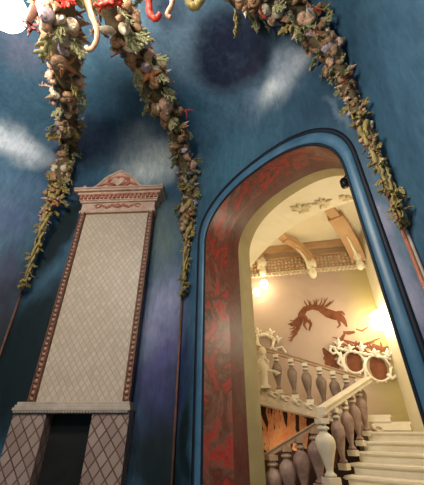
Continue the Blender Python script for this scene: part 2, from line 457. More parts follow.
# thin red cords down the corners
for k, (e, z1) in enumerate(((E1, 4.6), (E2, 4.5), (E3, 4.3))):
    inw = (APEX - e).normalized() * 0.05
    mb = MB(); mb.tube([e + inw + Vector((0, 0, z)) for z in (0, 2, z1)], 0.022, 8)
    struct(mb.build('trim_%d' % (7 + k), TERRARED if k == 2 else TERRADARK, smooth=True))
    side = Vector((-inw.y, inw.x, 0)).normalized() * 0.045
    mb = MB(); mb.tube([e + inw + side + Vector((0, 0, z)) for z in (0, 2, z1)], 0.016, 8)
    if k == 2: struct(mb.build('trim_10', LEDGE, smooth=True))

# ------------------------------------------------------------------ the tall tiled stove on the left wall
# local frame: x along the wall to the right, y into the wall, z up
rotB = Matrix((tB, nB, Vector((0, 0, 1)))).transposed()
cB = -2.53
KS = 0.957
ST = thing('tiled_stove', 'tall narrow stove of pale diamond tiles with rose terracotta crown, against the blue wall', 'stove', tB * (cB * KS) + nB * dB + Vector((0, 0, 1.6 * (1 - KS))), rotB)
ST.scale = (KS, 1, KS)
def tri_strip_border(x0, x1, z0, z1, y, mat, name, beads):
    mb = MB(); cx = (x0 + x1) / 2
    mb.box((cx, y + 0.05, (z0 + z1) / 2), (x1 - x0, 0.12, z1 - z0))
    for sx in (x0 + 0.012, x1 - 0.012): mb.box((sx, y - 0.018, (z0 + z1) / 2), (0.024, 0.03, z1 - z0))
    b_ = mb.build(name, TERRADARK if beads else mat, ST)
    mb = MB(); n = 44
    for k in range(n):
        z = z0 + (k + 0.5) * (z1 - z0) / n
        if k % 2: mb.sphere((cx, y - 0.015, z), 0.036, (1, 0.8, 1.1), None, 8, 6)
        else:
            mb.sphere((cx, y - 0.012, z), 0.028, (1.25, 0.7, 1.0), None, 8, 6)
            for sx in (-1, 1): mb.sphere((cx + sx * 0.038, y - 0.01, z + 0.03), 0.018, (1, 0.8, 1.6), None, 6, 5)
    mb.build('bead_moulding', BEADM, b_, smooth=True)
# tile field and its backing
mb = MB(); mb.box((0, -0.10, 4.0), (1.50, 0.20, 4.0)); mb.build('tile_field', TILEFIELD, ST)
tri_strip_border(-0.865, -0.75, 2.03, 6.0, -0.24, TERRA, 'border_strip', True)
tri_strip_border(0.75, 0.865, 2.03, 6.0, -0.24, TERRA, 'border_strip', True)
# ledge
mb = MB()
for z0, z1, ex, y0 in ((1.86, 1.90, 0.96, 0.30), (1.90, 1.945, 0.985, 0.32), (1.945, 1.985, 0.97, 0.30), (1.985, 2.03, 0.95, 0.28)):
    mb.box((-0.07, -y0 / 2, (z0 + z1) / 2), (2 * ex, y0, z1 - z0), None, 0.008)
lg = mb.build('ledge', LEDGE, ST)
mb = MB()
cren = [(-1.02, 1.895)]
for k in range(39): cren += [(-1.02 + k * 0.049, 1.868), (-0.992 + k * 0.049, 1.868), (-0.992 + k * 0.049, 1.888), (-0.971 + k * 0.049, 1.888)]
cren.append((0.89, 1.895)); mb.prism(cren, (0, -0.29, 0), (1, 0, 0), (0, 0, 1), (0, -1, 0), 0.035)
mb.build('dentil_row', LEDGE, lg)
# legs and dark opening
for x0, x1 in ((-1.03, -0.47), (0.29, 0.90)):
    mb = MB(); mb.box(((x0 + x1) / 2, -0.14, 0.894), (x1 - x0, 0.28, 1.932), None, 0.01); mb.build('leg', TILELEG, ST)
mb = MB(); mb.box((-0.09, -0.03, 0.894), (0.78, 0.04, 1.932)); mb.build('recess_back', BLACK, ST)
# entablature
mb = MB()
for z0, z1, ex, y0 in ((5.98, 6.05, 0.90, 0.27), (6.05, 6.27, 0.88, 0.25), (6.27, 6.32, 0.93, 0.29), (6.32, 6.46, 0.95, 0.31), (6.46, 6.52, 1.0, 0.36), (6.52, 6.58, 1.07, 0.42), (6.58, 6.62, 1.09, 0.44)):
    mb.box((0, -y0 / 2, (z0 + z1) / 2), (2 * ex, y0, z1 - z0), None, 0.01)
co = mb.build('cornice', TERRA, ST)
mb = MB()
cren = [(-0.93, 6.455)]
for k in range(19): cren += [(-0.93 + k * 0.10, 6.345), (-0.87 + k * 0.10, 6.345), (-0.87 + k * 0.10, 6.435), (-0.83 + k * 0.10, 6.435)]
cren.append((0.93, 6.455)); mb.prism(cren, (0, -0.30, 0), (1, 0, 0), (0, 0, 1), (0, -1, 0), 0.055)
mb.build('dentil_row', TERRARED, co)
mb = MB()
for sx in (-1, 1):
    for k in range(6):
        a = k * 0.09
        mb.sphere((sx * (0.06 + a * 0.75), -0.262, 6.16 + 0.035 * math.sin(k * 1.6)), 0.05 - 0.004 * k, (1.25, 0.5, 0.85), None, 8, 6)
    mb.tube([(sx * (0.48 + 0.06 * math.cos(t)), -0.265, 6.17 + 0.05 * math.sin(t)) for t in [q * 0.6 for q in range(10)]], 0.016, 6)
mb.sphere((0, -0.27, 6.17), 0.06, (1, 0.6, 1.1))
mb.build('garland_relief', TERRARED, co, smooth=True)
# pediment with swan-neck outline
half = [(1.0, 6.62), (1.0, 6.70), (0.80, 6.70), (0.62, 6.74), (0.50, 6.82), (0.42, 6.93), (0.35, 7.05), (0.26, 7.14), (0.16, 7.20), (0.07, 7.27), (0.0, 7.32)]
outl = [(x, z) for x, z in half] + [(-x, z) for x, z in reversed(half[:-1])]
mb = MB(); mb.prism(outl, (-0.10, 0, 0), (1.05, 0, 0), (0, 0, 1), (0, -1, 0), 0.26)
pd = mb.build('pediment', TERRA, ST)
mb = MB()
for sx in (-1, 1):
    mb.tube([(-0.10 + sx * x * 1.05, -0.27, z - 0.02) for x, z in half[2:]], [0.03] * 9, 8)
mb.build('pediment_edge', TERRA, pd, smooth=True)
mb = MB()
mb.tube([(-0.10 + 0.26 * math.cos(t) * (1 + 0.0 * t), -0.28, 6.90 + 0.17 * math.sin(t)) for t in [k * math.pi / 10 for k in range(21)]], 0.035, 8)
for sx in (-1, 1):
    mb.tube([(-0.10 + sx * (0.40 - 0.05 * k + 0.10 * math.cos(k * 0.8)), -0.28, 6.76 + 0.02 * k + 0.07 * math.sin(k * 0.8)) for k in range(9)], [0.035 - 0.002 * k for k in range(9)], 8)
    mb.sphere((-0.10 + sx * 0.22, -0.28, 7.02), 0.05, (1, 0.6, 1))
mb.build('scroll_frame', TERRARED, pd, smooth=True)
mb = MB()
hs = []
for k in range(24):
    t = 2 * math.pi * k / 24
    hs.append((0.010 * 16 * math.sin(t) ** 3, 0.010 * (13 * math.cos(t) - 5 * math.cos(2 * t) - 2 * math.cos(3 * t) - math.cos(4 * t)) + 6.91))
mb.prism(hs, (-0.10, -0.26, 0), (1, 0, 0), (0, 0, 1), (0, -1, 0), 0.05)
mb.build('heart_medallion', TERRA, pd)
for sx in (-1, 1):
    mb = MB(); mb.lathe([(0.05, 6.70), (0.06, 6.72), (0.03, 6.75), (0.055, 6.80), (0.05, 6.84), (0.015, 6.90)], (sx * 0.97 - 0.0, -0.2, 0), 10)
    mb.build('finial', TERRA, ST, smooth=True)

# ------------------------------------------------------------------ garlands of shells, coral and seaweed
SHELLM = [mottled('brown_shell', (0.13, 0.06, 0.025), (0.36, 0.21, 0.11), 9, 0.35, (0.56, 0.39, 0.24)),
          mottled('rose_shell', (0.34, 0.16, 0.10), (0.58, 0.36, 0.25), 8, 0.35, (0.74, 0.57, 0.45)),
          mottled('cream_shell', (0.48, 0.38, 0.24), (0.66, 0.57, 0.42), 8, 0.4, (0.78, 0.72, 0.6)),
          mottled('mauve_shell', (0.24, 0.17, 0.21), (0.40, 0.32, 0.38), 8, 0.4, (0.56, 0.48, 0.54))]
WEEDM = [mottled('green_seaweed', (0.20, 0.20, 0.085), (0.38, 0.37, 0.20), 6, 0.6),
         mottled('olive_seaweed', (0.26, 0.19, 0.06), (0.46, 0.37, 0.14), 6, 0.6)]
CORALRED = mottled('red_coral', (0.40, 0.025, 0.015), (0.58, 0.06, 0.035), 7, 0.45)
CORALPINK = mottled('pink_coral', (0.40, 0.19, 0.11), (0.56, 0.34, 0.22), 7, 0.45)
CORALORANGE = mottled('orange_starfish', (0.42, 0.15, 0.05), (0.58, 0.27, 0.11), 9, 0.55)
ROPEM = mottled('dark_brown_rope', (0.06, 0.045, 0.022), (0.16, 0.115, 0.06), 14, 0.8)

def mesh_spiral():          # round sea snail with a short spire
    mb = MB(); pts = []; rad = []
    for k in range(34):
        t = k / 33; a = t * 2 * math.pi * 2.6
        r = 0.40 * (t ** 1.3) + 0.02
        pts.append((r * math.cos(a), r * math.sin(a), 0.75 * (1 - t) - 0.1)); rad.append(0.05 + 0.36 * t ** 1.2)
    mb.tube(pts, rad, 8); return mb
def mesh_conch():           # long pointed spiral with whorls
    mb = MB(); prof = []
    for k in range(26):
        t = k / 25
        r = 0.36 * math.sin(math.pi * min(1, t * 1.25 + 0.06)) ** 0.8 if t < 0.4 else 0.36 * (1 - (t - 0.4) / 0.6) ** 0.9
        r = max(0.02, abs(r)) * (1 + 0.13 * math.sin(k * 1.9))
        prof.append((r, -0.75 + 1.7 * t))
    mb.lathe(prof, seg=10); return mb
def mesh_scallop():
    mb = MB(); rows = []
    for j in range(7):
        s = j / 6; row = []
        for k in range(23):
            a = -1.15 + 2.3 * k / 22
            r = s * (0.85 + 0.03 * math.cos(k * math.pi))
            row.append((r * math.sin(a), r * math.cos(a) - 0.35, 0.30 * math.sin(math.pi * min(1, s * 0.95 + .05)) + 0.05 * s * math.cos(k * math.pi)))
        rows.append(row)
    mb.loft(rows); mb.loft([[(x, y, z - 0.07) for x, y, z in r] for r in rows])
    mb.loft([rows[-1], [(x, y, z - 0.07) for x, y, z in rows[-1]]])
    return mb
def mesh_cowrie():
    mb = MB(); mb.sphere((0, 0, 0), 0.45, (0.75, 1.15, 0.65), None, 12, 8)
    mb.tube([(0.0, -0.5, -0.22), (0.05, 0, -0.32), (0, 0.5, -0.22)], [0.03, 0.06, 0.03], 6); return mb
def mesh_star():
    mb = MB()
    for k in range(5):
        a = 2 * math.pi * k / 5
        mb.tube([(0, 0, 0.06), (0.35 * math.cos(a), 0.35 * math.sin(a), 0.05), (0.85 * math.cos(a + .12), 0.85 * math.sin(a + .12), 0.0)], [0.20, 0.16, 0.03], 7)
    return mb
def mesh_weed(seed):        # lobed, wavy seaweed frond
    r = random.Random(seed); mb = MB()
    main = [(0.05 * math.sin(k * 1.1), 0.16 * k, 0.08 * math.sin(k * 0.9)) for k in range(8)]
    mb.tube(main, [0.07, .11, .12, .11, .12, .10, .08, .02], 6, flat=(0, 0, 1))
    for k in range(1, 7):
        for sx in (-1, 1):
            if r.random() < 0.82:
                L = r.uniform(0.25, 0.5) * (1 - 0.06 * k); x, y, z = main[k]
                mb.tube([(x, y, z), (x + sx * L * .5, y + L * .25, z + r.uniform(-.1, .1)), (x + sx * L * .8, y + L * .75, z + r.uniform(-.15, .15)), (x + sx * L * 0.9, y + L * 1.05, z + r.uniform(-.15, .2))], [0.05, 0.10, 0.08, 0.02], 6, flat=(0, 0, 1))
    return mb
def branch(mb, p, d, L, r, depth, rr, spread=0.7, seg=6):
    pts = [Vector(p)]; dd = Vector(d).normalized()
    for k in range(3):
        dd = (dd + Vector((rr.uniform(-1, 1), rr.uniform(-1, 1), rr.uniform(-1, 1))) * 0.22).normalized()
        pts.append(pts[-1] + dd * L / 3)
    mb.tube(pts, [r, r * .9, r * .8, r * .62], seg)
    if depth:
        for q in range(2 if depth > 1 else 3):
            nd = (dd + Vector((rr.uniform(-1, 1), rr.uniform(-1, 1), rr.uniform(-1, 1))) * spread).normalized()
            branch(mb, pts[rr.choice((1, 2, 3))], nd, L * 0.62, r * 0.62, depth - 1, rr, spread, seg)
def mesh_coral(seed):
    mb = MB(); branch(mb, (0, 0, 0), (0, 1, 0), 0.7, 0.10, 2, random.Random(seed), 0.9); return mb

ME = {}
def protomesh(key, mb, mat, smooth=True):
    o = mb.build(key, mat, smooth=smooth); me = o.data; bpy.data.objects.remove(o); ME[key] = me
for i, m_ in enumerate(SHELLM):
    protomesh('snail%d' % i, mesh_spiral(), m_); protomesh('conch%d' % i, mesh_conch(), m_)
    protomesh('scallop%d' % i, mesh_scallop(), m_); protomesh('cowrie%d' % i, mesh_cowrie(), m_)
protomesh('star', mesh_star(), CORALORANGE)
for i in range(3):
    protomesh('weed%d' % i, mesh_weed(i + 3), WEEDM[0]); protomesh('oweed%d' % i, mesh_weed(i + 13), WEEDM[1])
    protomesh('coral%d' % i, mesh_coral(i + 5), CORALRED if i else CORALPINK)

def inst(name, key, parent, loc, rot, sc):
    o = bpy.data.objects.new(name, ME[key]); COL.objects.link(o); o.parent = parent
    o.location = loc; o.rotation_euler = rot; o.scale = (sc, sc, sc)
    return o

def resample(pts, step):
    out = [pts[0]]; acc = 0.0
    seglen = []
    for a, b in zip(pts, pts[1:]):
        L = (b - a).length; n = max(1, int(L / 0.02))
        for k in range(1, n + 1):
            q = a.lerp(b, k / n); acc += L / n
            if acc >= step: out.append(q); acc = 0
    return out
def smooth_path(ctrl, n=8):
    out = []
    for i in range(len(ctrl) - 1):
        p0, p1, p2, p3 = ctrl[max(i - 1, 0)], ctrl[i], ctrl[i + 1], ctrl[min(i + 2, len(ctrl) - 1)]
        for k in range(n):
            t = k / n
            out.append(0.5 * ((2 * p1) + (p2 - p0) * t + (2 * p0 - 5 * p1 + 4 * p2 - p3) * t * t + (3 * p1 - p0 - 3 * p2 + p3) * t ** 3))
    out.append(ctrl[-1]); return out

def garland(label, edge, px, pull, widths, shells, weeds, olive_from, seed, reds=()):
    """px runs from the tail at the wall corner up the rib to the hub; widths are half widths in metres along it"""
    r = random.Random(seed)
    d = (APEX - edge).normalized(); n = Vector((-d.y, d.x, 0))
    ctrl = []
    for u, v in px:
        q = hit(u, v, edge, n); q = EYE + (q - EYE) * pull; ctrl.append(q)
    path = smooth_path(ctrl)
    cum = [0.0]
    for a, b in zip(path, path[1:]): cum.append(cum[-1] + (b - a).length)
    L = cum[-1]
    def at(t):
        s_ = t * L
        for i in range(len(cum) - 1):
            if cum[i + 1] >= s_: break
        f = (s_ - cum[i]) / max(1e-6, cum[i + 1] - cum[i])
        p = path[i].lerp(path[i + 1], f); tg = (path[i + 1] - path[i]).normalized()
        return p, tg
    def width(t):
        x = t * (len(widths) - 1); i = min(int(x), len(widths) - 2)
        return widths[i] + (widths[i + 1] - widths[i]) * (x - i)
    widths = [w * (0.85 + 0.33 * min(1, 2.2 * i / len(widths))) for i, w in enumerate(widths)]
    base = at(0)[0]
    g = thing('shell_garland', label, 'garland', base, None, 'garlands of shells on the vault ribs')
    mb = MB(); m_ = 70
    mb.tube([at(k / m_)[0] - base for k in range(m_ + 1)], [max(0.012, width(k / m_) * (0.62 if k > 20 else 0.36)) * (1 + 0.12 * math.sin(k * 1.7)) for k in range(m_ + 1)], 9)
    mb.build('rope_core', ROPEM, g, smooth=True)
    mb = MB()
    for ph in (0, 2.1, 4.2):
        pts = []; rd = []
        for k in range(46):
            t = 0.42 * k / 45; p, tg = at(t); x = tg.orthogonal().normalized(); y = tg.cross(x); a = ph + k * 0.38 + r.uniform(-.35, .35)
            pts.append(p - base + (x * math.cos(a) + y * math.sin(a)) * width(t) * r.uniform(0.25, 0.6)); rd.append(max(0.012, width(t) * r.uniform(0.16, 0.40) * min(1, (46 - k) / 14)))
        mb.tube(pts, rd, 6)
    mb.build('twisted_seaweed_tail', WEEDM[1], g, smooth=True)
    def scatter(t, out):
        p, tg = at(t); x = tg.orthogonal().normalized(); y = tg.cross(x)
        a = r.uniform(0, 2 * math.pi); o = (x * math.cos(a) + y * math.sin(a))
        return p + o * width(t) * out - base, o, tg
    for k in range(shells):
        t = 0.14 + 0.85 * ((k + r.random()) / shells)
        p, o, tg = scatter(t, r.uniform(0.5, 0.9))
        kind = r.choices(['snail', 'conch', 'scallop', 'cowrie'], [5, 3, 3, 3])[0]
        mi = r.choices([0, 1, 2, 3], [8, 3, 2 if t > 0.6 else 1.0, 0.8])[0]
        up = (o + Vector((r.uniform(-.6, .6), r.uniform(-.6, .6), r.uniform(-.6, .6)))).normalized()
        rot = up.to_track_quat('Z', 'Y').to_euler(); rot.rotate_axis('Z', r.uniform(0, 6.28))
        nm = {'snail': 'snail_shell', 'conch': 'conch_shell', 'scallop': 'scallop_shell', 'cowrie': 'cowrie_shell'}[kind]
        inst(nm, '%s%d' % (kind, mi), g, p, rot, max(0.05, width(t) * r.uniform(0.34, 0.62)))
    for k in range(weeds):
        t = ((k + r.random()) / weeds) ** 1.6
        p, o, tg = scatter(t, r.uniform(0.35, 0.75))
        dr = (o * r.uniform(0.5, 1.0) - tg * r.uniform(0.1, 1.1)).normalized()
        rot = dr.to_track_quat('Y', 'Z').to_euler(); rot.rotate_axis('Y', r.uniform(0, 6.28))
        ol = t < olive_from or r.random() < 0.25
        inst('seaweed_frond', '%s%d' % ('oweed' if ol else 'weed', r.randrange(3)), g, p, rot, max(0.10, width(t) * r.uniform(0.6, 1.05)))
    for k in range(6):
        t = 0.4 + 0.58 * (k + r.random()) / 6
        p, o, tg = scatter(t, 0.8)
        rot = (o + tg * r.uniform(-1, 1)).normalized().to_track_quat('Y', 'Z').to_euler()
        inst('coral_sprig', 'coral%d' % r.randrange(3), g, p, rot, width(t) * r.uniform(0.5, 0.8))
    for t, key, sc, nm in reds:
        p, tg = at(t); toward = (EYE - p).normalized()
        p = p + toward * width(t) * 0.85 - base
        rot = (toward + Vector((r.uniform(-.3, .3), r.uniform(-.3, .3), r.uniform(-.3, .3)))).to_track_quat('Z', 'Y').to_euler(); rot.rotate_axis('Z', r.uniform(0, 6.28))
        inst(nm, key, g, p, rot, sc)
    # rosette of red coral on the tail cluster
    return g, at, width, base

G1 = garland('shell and seaweed garland coming down left of the tiled stove', E1,
    [(24, 285), (29, 268), (36, 248), (43, 225), (51, 203), (60, 178), (67, 155), (70, 138), (68, 110), (66, 80), (64, 50), (60, 20), (57, -10), (58, -30)], 0.965,
    [0.04, 0.09, 0.11, 0.17, 0.24, 0.23, 0.24, 0.26, 0.24, 0.24, 0.25, 0.27, 0.27, 0.26], 255, 98, 0.30, 11,
    [(0.25, 'coral1', 0.15, 'coral_sprig'), (0.62, 'cowrie2', 0.24, 'cowrie_shell'), (0.80, 'star', 0.28, 'starfish'), (0.88, 'scallop2', 0.28, 'scallop_shell'), (0.84, 'conch3', 0.26, 'conch_shell'), (0.92, 'conch2', 0.28, 'conch_shell'), (0.95, 'coral2', 0.35, 'coral_sprig')])
G2 = garland('shell garland hanging in the corner between the tiled stove and the arch', E2,
    [(183, 292), (185, 270), (187, 245), (188, 220), (188, 195), (186, 170), (180, 145), (172, 118), (158, 90), (146, 66), (134, 44), (120, 22), (106, 0), (96, -20)], 0.965,
    [0.05, 0.08, 0.12, 0.20, 0.22, 0.20, 0.22, 0.25, 0.28, 0.29, 0.29, 0.29, 0.30, 0.28], 255, 98, 0.28, 23,
    [(0.26, 'coral1', 0.15, 'coral_sprig'), (0.66, 'snail1', 0.24, 'snail_shell'), (0.76, 'star', 0.28, 'starfish'), (0.78, 'conch3', 0.26, 'conch_shell'), (0.84, 'scallop2', 0.28, 'scallop_shell'), (0.89, 'conch2', 0.26, 'conch_shell'), (0.95, 'coral2', 0.38, 'coral_sprig')])
G3 = garland('brown shell garland coming down right of the arch', E3,
    [(402, 218), (396, 200), (388, 180), (378, 160), (367, 135), (356, 110), (346, 86), (334, 62), (320, 40), (301, 20), (277, 5), (254, -4), (228, -14)], 0.93,
    [0.05, 0.09, 0.10, 0.11, 0.12, 0.12, 0.17, 0.20, 0.22, 0.24, 0.28, 0.30, 0.30], 255, 98, 0.40, 37,
    [(0.43, 'coral1', 0.15, 'coral_sprig'), (0.46, 'coral2', 0.14, 'coral_sprig'), (0.6, 'snail3', 0.16, 'snail_shell'), (0.68, 'cowrie1', 0.16, 'cowrie_shell'), (0.9, 'coral2', 0.26, 'coral_sprig')])

# ------------------------------------------------------------------ chandelier of coral and sea creatures at the crown
HUB = EYE + ray(84, -38) * 3.95
CH = thing('coral_chandelier', 'red coral chandelier with glowing globe lamps hanging from the crown of the painted ceiling', 'chandelier', HUB)
LAMP = emitter('glowing_globe', (1.0, 0.93, 0.86), 14.0)
mb = MB(); mb.tube([(0, 0, 0.1), (0, 0, ZC - HUB.z)], 0.05, 10); mb.build('rod', TERRADARK, CH)
mb = MB(); mb.lathe([(0.05, -0.28), (0.16, -0.22), (0.22, -0.08), (0.34, 0.02), (0.30, 0.12), (0.16, 0.2), (0.08, 0.34)], seg=16); mb.build('hub', TERRARED, CH, smooth=True)
def arm(pxs, k0, rads, mat, name='arm', depth=3.9):
    pts = [EYE + ray(u, v) * (depth + dz) - HUB for u, v, dz in pxs]
    pts = smooth_path(pts, 5)
    n = len(pts); rr = [rads[0] + (rads[1] - rads[0]) * i / (n - 1) for i in range(n)]
    mb = MB(); mb.tube(pts, [q * (1 + 0.10 * math.sin(i * 1.9)) for i, q in enumerate(rr)], 8)
    return mb.build(name, mat, CH, smooth=True)
a1 = arm([(84, -34, 0), (62, -30, 0), (44, -8, -.05), (32, 14, -.1), (28, 22, -.1)], 0, (0.07, 0.05), TERRADARK)
LP = EYE + ray(7, 11) * 3.85 - HUB
mb = MB(); mb.sphere(LP, 0.235, (1, 1, 1), None, 20, 14); gl = mb.build('globe_lamp', LAMP, CH, smooth=True)
mb = MB(); rr_ = random.Random(4)
cp = EYE + ray(31, 27) * 3.85 - HUB
for k in range(7): branch(mb, cp, (LP - cp).normalized() * 0.2 + Vector((rr_.uniform(-1, 1), rr_.uniform(-1, 1), rr_.uniform(-1, 1))), 0.075, 0.026, 1, rr_, 0.9)
mb.build('coral_collar', mottled('dusky_red_coral', (0.16, 0.035, 0.04), (0.28, 0.09, 0.08), 7, 0.5), CH, smooth=True)
arm([(84, -34, 0), (86, -6, -.1), (91, 14, -.12), (97, 30, -.12), (96, 42, -.1), (90, 50, -.1), (86, 47, -.1)], 0, (0.042, 0.026), CORALPINK, 'tentacle')
arm([(90, -34, 0), (120, -26, -.1), (146, -14, -.12), (149, 4, -.12), (150, 14, -.12), (156, 19, -.12), (160, 14, -.12)], 0, (0.05, 0.034), CORALRED, 'tentacle')
arm([(90, -36, 0), (140, -30, -.1), (170, -14, -.12), (172, 4, -.12), (167, 14, -.12), (171, 18, -.12)], 0, (0.045, 0.025), CORALPINK, 'tentacle')
arm([(90, -36, 0), (140, -40, .1), (182, -14, .1), (190, 4, .1), (196, 6, .1), (202, -2, .1), (206, -12, .1)], 0, (0.05, 0.055), WEEDM[1], 'seaweed_tendril')
for u0, v0 in ((67, 0), (103, 4), (115, 0)):
    mb = MB(); c0 = EYE + ray(u0, v0) * 3.7 - HUB
    for k in range(8): branch(mb, c0, (rr_.uniform(-1, 1), rr_.uniform(-1, 1), rr_.uniform(-.8, 1)), 0.085, 0.03, 1, rr_, 0.8)
    mb.build('coral_cluster', CORALRED, CH, smooth=True)
mb = MB(); mb.tube([(0, 0, 0), EYE + ray(67, 0) * 3.75 - HUB], [0.06, 0.05]); mb.tube([(0, 0, 0), EYE + ray(104, 4) * 3.75 - HUB], [0.06, 0.05]); mb.tube([(0, 0, 0), EYE + ray(115, 0) * 3.75 - HUB], [0.06, 0.05]); mb.build('arm', CORALRED, CH, smooth=True)
# further arms and globes round the hub, out of the photograph
for k, ang in enumerate((200, 250, 320)):
    e = Vector((math.cos(R(ang)), math.sin(R(ang)), 0))
    mb = MB(); mb.tube([e * 0.2, e * 0.55 + Vector((0, 0, -0.15)), e * 0.9 + Vector((0, 0, -0.1))], [0.08, 0.07, 0.06]); mb.build('arm', CORALRED, CH, smooth=True)
    mb = MB(); mb.sphere(e * 1.05 + Vector((0, 0, 0.1)), 0.2, (1, 1, 1), None, 16, 10); mb.build('globe_lamp', LAMP, CH, smooth=True)

# ------------------------------------------------------------------ the stair hall beyond the arch
HN = NW + 1.4
hl = nH * dH + tH * -1.35                    # left end of the back wall
hr = hit(371, 288, nH * dH, nH); hr.z = 0     # corner of back wall and right wall
ZH = 7.1
def wallface(name, p, q, z0, z1, mat):
    mb = MB(); mb.face([Vector((p.x, p.y, z0)), Vector((q.x, q.y, z0)), Vector((q.x, q.y, z1)), Vector((p.x, p.y, z1))]); return struct(mb.build(name, mat))
e_ = AN(0, 1, 0); hl_f, hr_f = [w - nH * ((w.dot(e_) - HN - .02) / nH.dot(e_)) for w in (hl, hr)]
wallface('wall_hall_back', hl, hr, 0, ZH, HALLWALL)
wallface('wall_hall_left', hl_f, hl, 0, ZH, CREAM)
wallface('wall_hall_right', hr, hr_f, 0, ZH, CREAM)
mb = MB(); holed_wall(mb, C2, -6.2, 0.75, ZH, HN); struct(mb.build('wall_hall_front', CREAM))
big = [AN(-6.2, HN, 0), AN(0.75, HN, 0), hr + nH * 0.02 + tH * 0.6, hl + nH * 0.02 - tH * 0.5]
mb = MB(); mb.face([Vector((p.x, p.y, ZH)) for p in big]); struct(mb.build('ceiling_hall', CREAM))
mb = MB(); mb.face([Vector((p.x, p.y, 0.0)) for p in big]); struct(mb.build('floor_hall', FLOORM))
mb = MB(); mb.face([AN(-3.78, NW, 0), AN(-0.92, NW, 0), AN(-0.92, HN, 0), AN(-3.78, HN, 0)]); struct(mb.build('floor_arch', FLOORM))
# segmental vault band just inside the hall
mb = MB()
def seg_arc(n, half, zs, rise, cx=-2.65, k=24): return [AN(cx + half * (2 * i / k - 1), n, zs + rise * (1 - abs(2 * i / k - 1) ** 2.2)) for i in range(k + 1)]
rows = [seg_arc(n, 2.55, 5.42, 1.0) for n in (HN + .01, 5.5, 6.0, 6.45)]
rows.append([p + Vector((0, 0, 0.22)) for p in seg_arc(6.45, 2.55, 5.42, 1.0)])
mb.loft(rows); mb.loft([rows[0], [p + Vector((0, 0, 0.22)) for p in rows[0]], rows[-1]])
struct(mb.build('trim_11', CREAM, smooth=False))
# leafy stucco relief under the vault band
def on_band(a, n): 
    x = (a + 2.65) / 2.55; return AN(a, n, 5.42 + 1.0 * (1 - abs(x) ** 2.2) - 0.02)
RELIEFM = mottled('tan_cream_stucco', (0.58, 0.48, 0.30), (0.76, 0.67, 0.47), 5, 0.7)
rl = tag(bpy.data.objects.new('stucco_relief', None), 'leafy stucco relief on the cream vault just behind the arch', 'relief'); COL.objects.link(rl)
rl.location = on_band(-2.6, 5.9)
rr_ = random.Random(9)
for a0, n0, sc in ((-2.75, 5.95, 1.0), (-2.25, 6.1, 0.8), (-1.75, 6.2, 0.7)):
    mb = MB()
    for k in range(9):
        an = -2.6 + 0.62 * k + rr_.uniform(-.15, .15); L = rr_.uniform(0.18, 0.34) * sc
        p = [on_band(a0 + math.cos(an) * L * q, n0 + math.sin(an) * L * q * 1.0) for q in (0, .35, .7, 1.0)]
        mb.tube(p, [0.03 * sc, 0.055 * sc, 0.05 * sc, 0.012], 7)
    part(mb, 'leaf_cluster', RELIEFM, rl, True)
# back wall: cornice beam, carved frieze, ledge under it
def along(name, z0, z1, depth, mat, s0=-1.3, s1=None):
    s1 = (hr - nH * dH).dot(tH) if s1 is None else s1
    mb = MB(); mb.prism([(s0, z0), (s1, z0), (s1, z1), (s0, z1)], nH * dH, tH, (0, 0, 1), -nH, depth); return struct(mb.build(name, mat))
along('trim_12', 6.88, 7.08, 0.22, OCHRE)
FRZ = along('trim_13', 6.12, 6.62, 0.06, OCHRE)
along('trim_14', 6.06, 6.13, 0.14, CREAM); along('trim_15', 6.62, 6.68, 0.12, OCHRE)
along('trim_16', 6.68, 6.88, 0.02, PINKPLASTER)
mb = MB(); s0 = -1.2; rr_ = random.Random(2)
while s0 < (hr - nH * dH).dot(tH) - 0.1:
    for z in (6.22, 6.34, 6.46, 6.56):
        p = nH * (dH - 0.07) + tH * (s0 + rr_.uniform(-.02, .02)) + Vector((0, 0, z + rr_.uniform(-.02, .02)))
        mb.sphere(p, rr_.uniform(0.035, 0.055), (1, 1, 1), None, 6, 4)
    p = nH * (dH - 0.13) + tH * s0 + Vector((0, 0, 6.04)); mb.sphere(p, 0.05, (1, 1, 1.3), None, 6, 4)
    s0 += 0.115
fr = tag(part(mb, 'carved_frieze', CARVED, FRZ, True), '', '')
fr.parent = None; fr['label'] = 'carved knobbly stucco frieze along the hall back wall under the ceiling brackets'; fr['category'] = 'frieze'
# curved ceiling braces with hanging pendants
def brace(label, foot, head, w):
    b = thing('ceiling_brace', label, 'brace', foot, None, 'curved braces of the hall ceiling')
    d = head - foot; flat = Vector((d.x, d.y, 0)); L = flat.length; f = flat.normalized(); sd = Vector((-f.y, f.x, 0))
    mb = MB(); up = []; lo = []
    for k in range(15):
        t = k / 14; a = t * math.pi / 2
        x = L * (1 - math.cos(a)); z = d.z * math.sin(a)
        nx, nz = math.cos(a) * d.z, -math.sin(a) * L; ln = math.hypot(nx, nz)
        up.append((x - 0.0, z)); lo.append((x + 0.20 * nx / ln, z + 0.20 * nz / ln))
    poly = up + list(reversed(lo))
    mb.prism(poly, -sd * w / 2, f, (0, 0, 1), sd, w); mb.build('curved_timber', OCHRE, b)
    mb = MB()
    mb.tube([f * 0.0 + f * (x + 0.03) + Vector((0, 0, z - 0.02)) for x, z in lo[:10]], [0.05, 0.06, 0.055, 0.05, 0.045, 0.045, 0.04, 0.035, 0.03, 0.02], 8)
    mb.build('scroll_trim', CREAM, b, smooth=True)
    mb = MB(); mb.lathe([(0.03, -0.32), (0.10, -0.26), (0.13, -0.14), (0.09, -0.02), (0.15, 0.06), (0.17, 0.2), (0.12, 0.34), (0.06, 0.4)], f * 0.12, 12)
    mb.build('pendant', CREAM, b, smooth=True)
    return b
br2 = brace('curved ochre ceiling brace with a cream pendant, middle of the hall back wall', onH(315, 270, 0.16), onZ(284, 236, ZH - .02), 0.24)
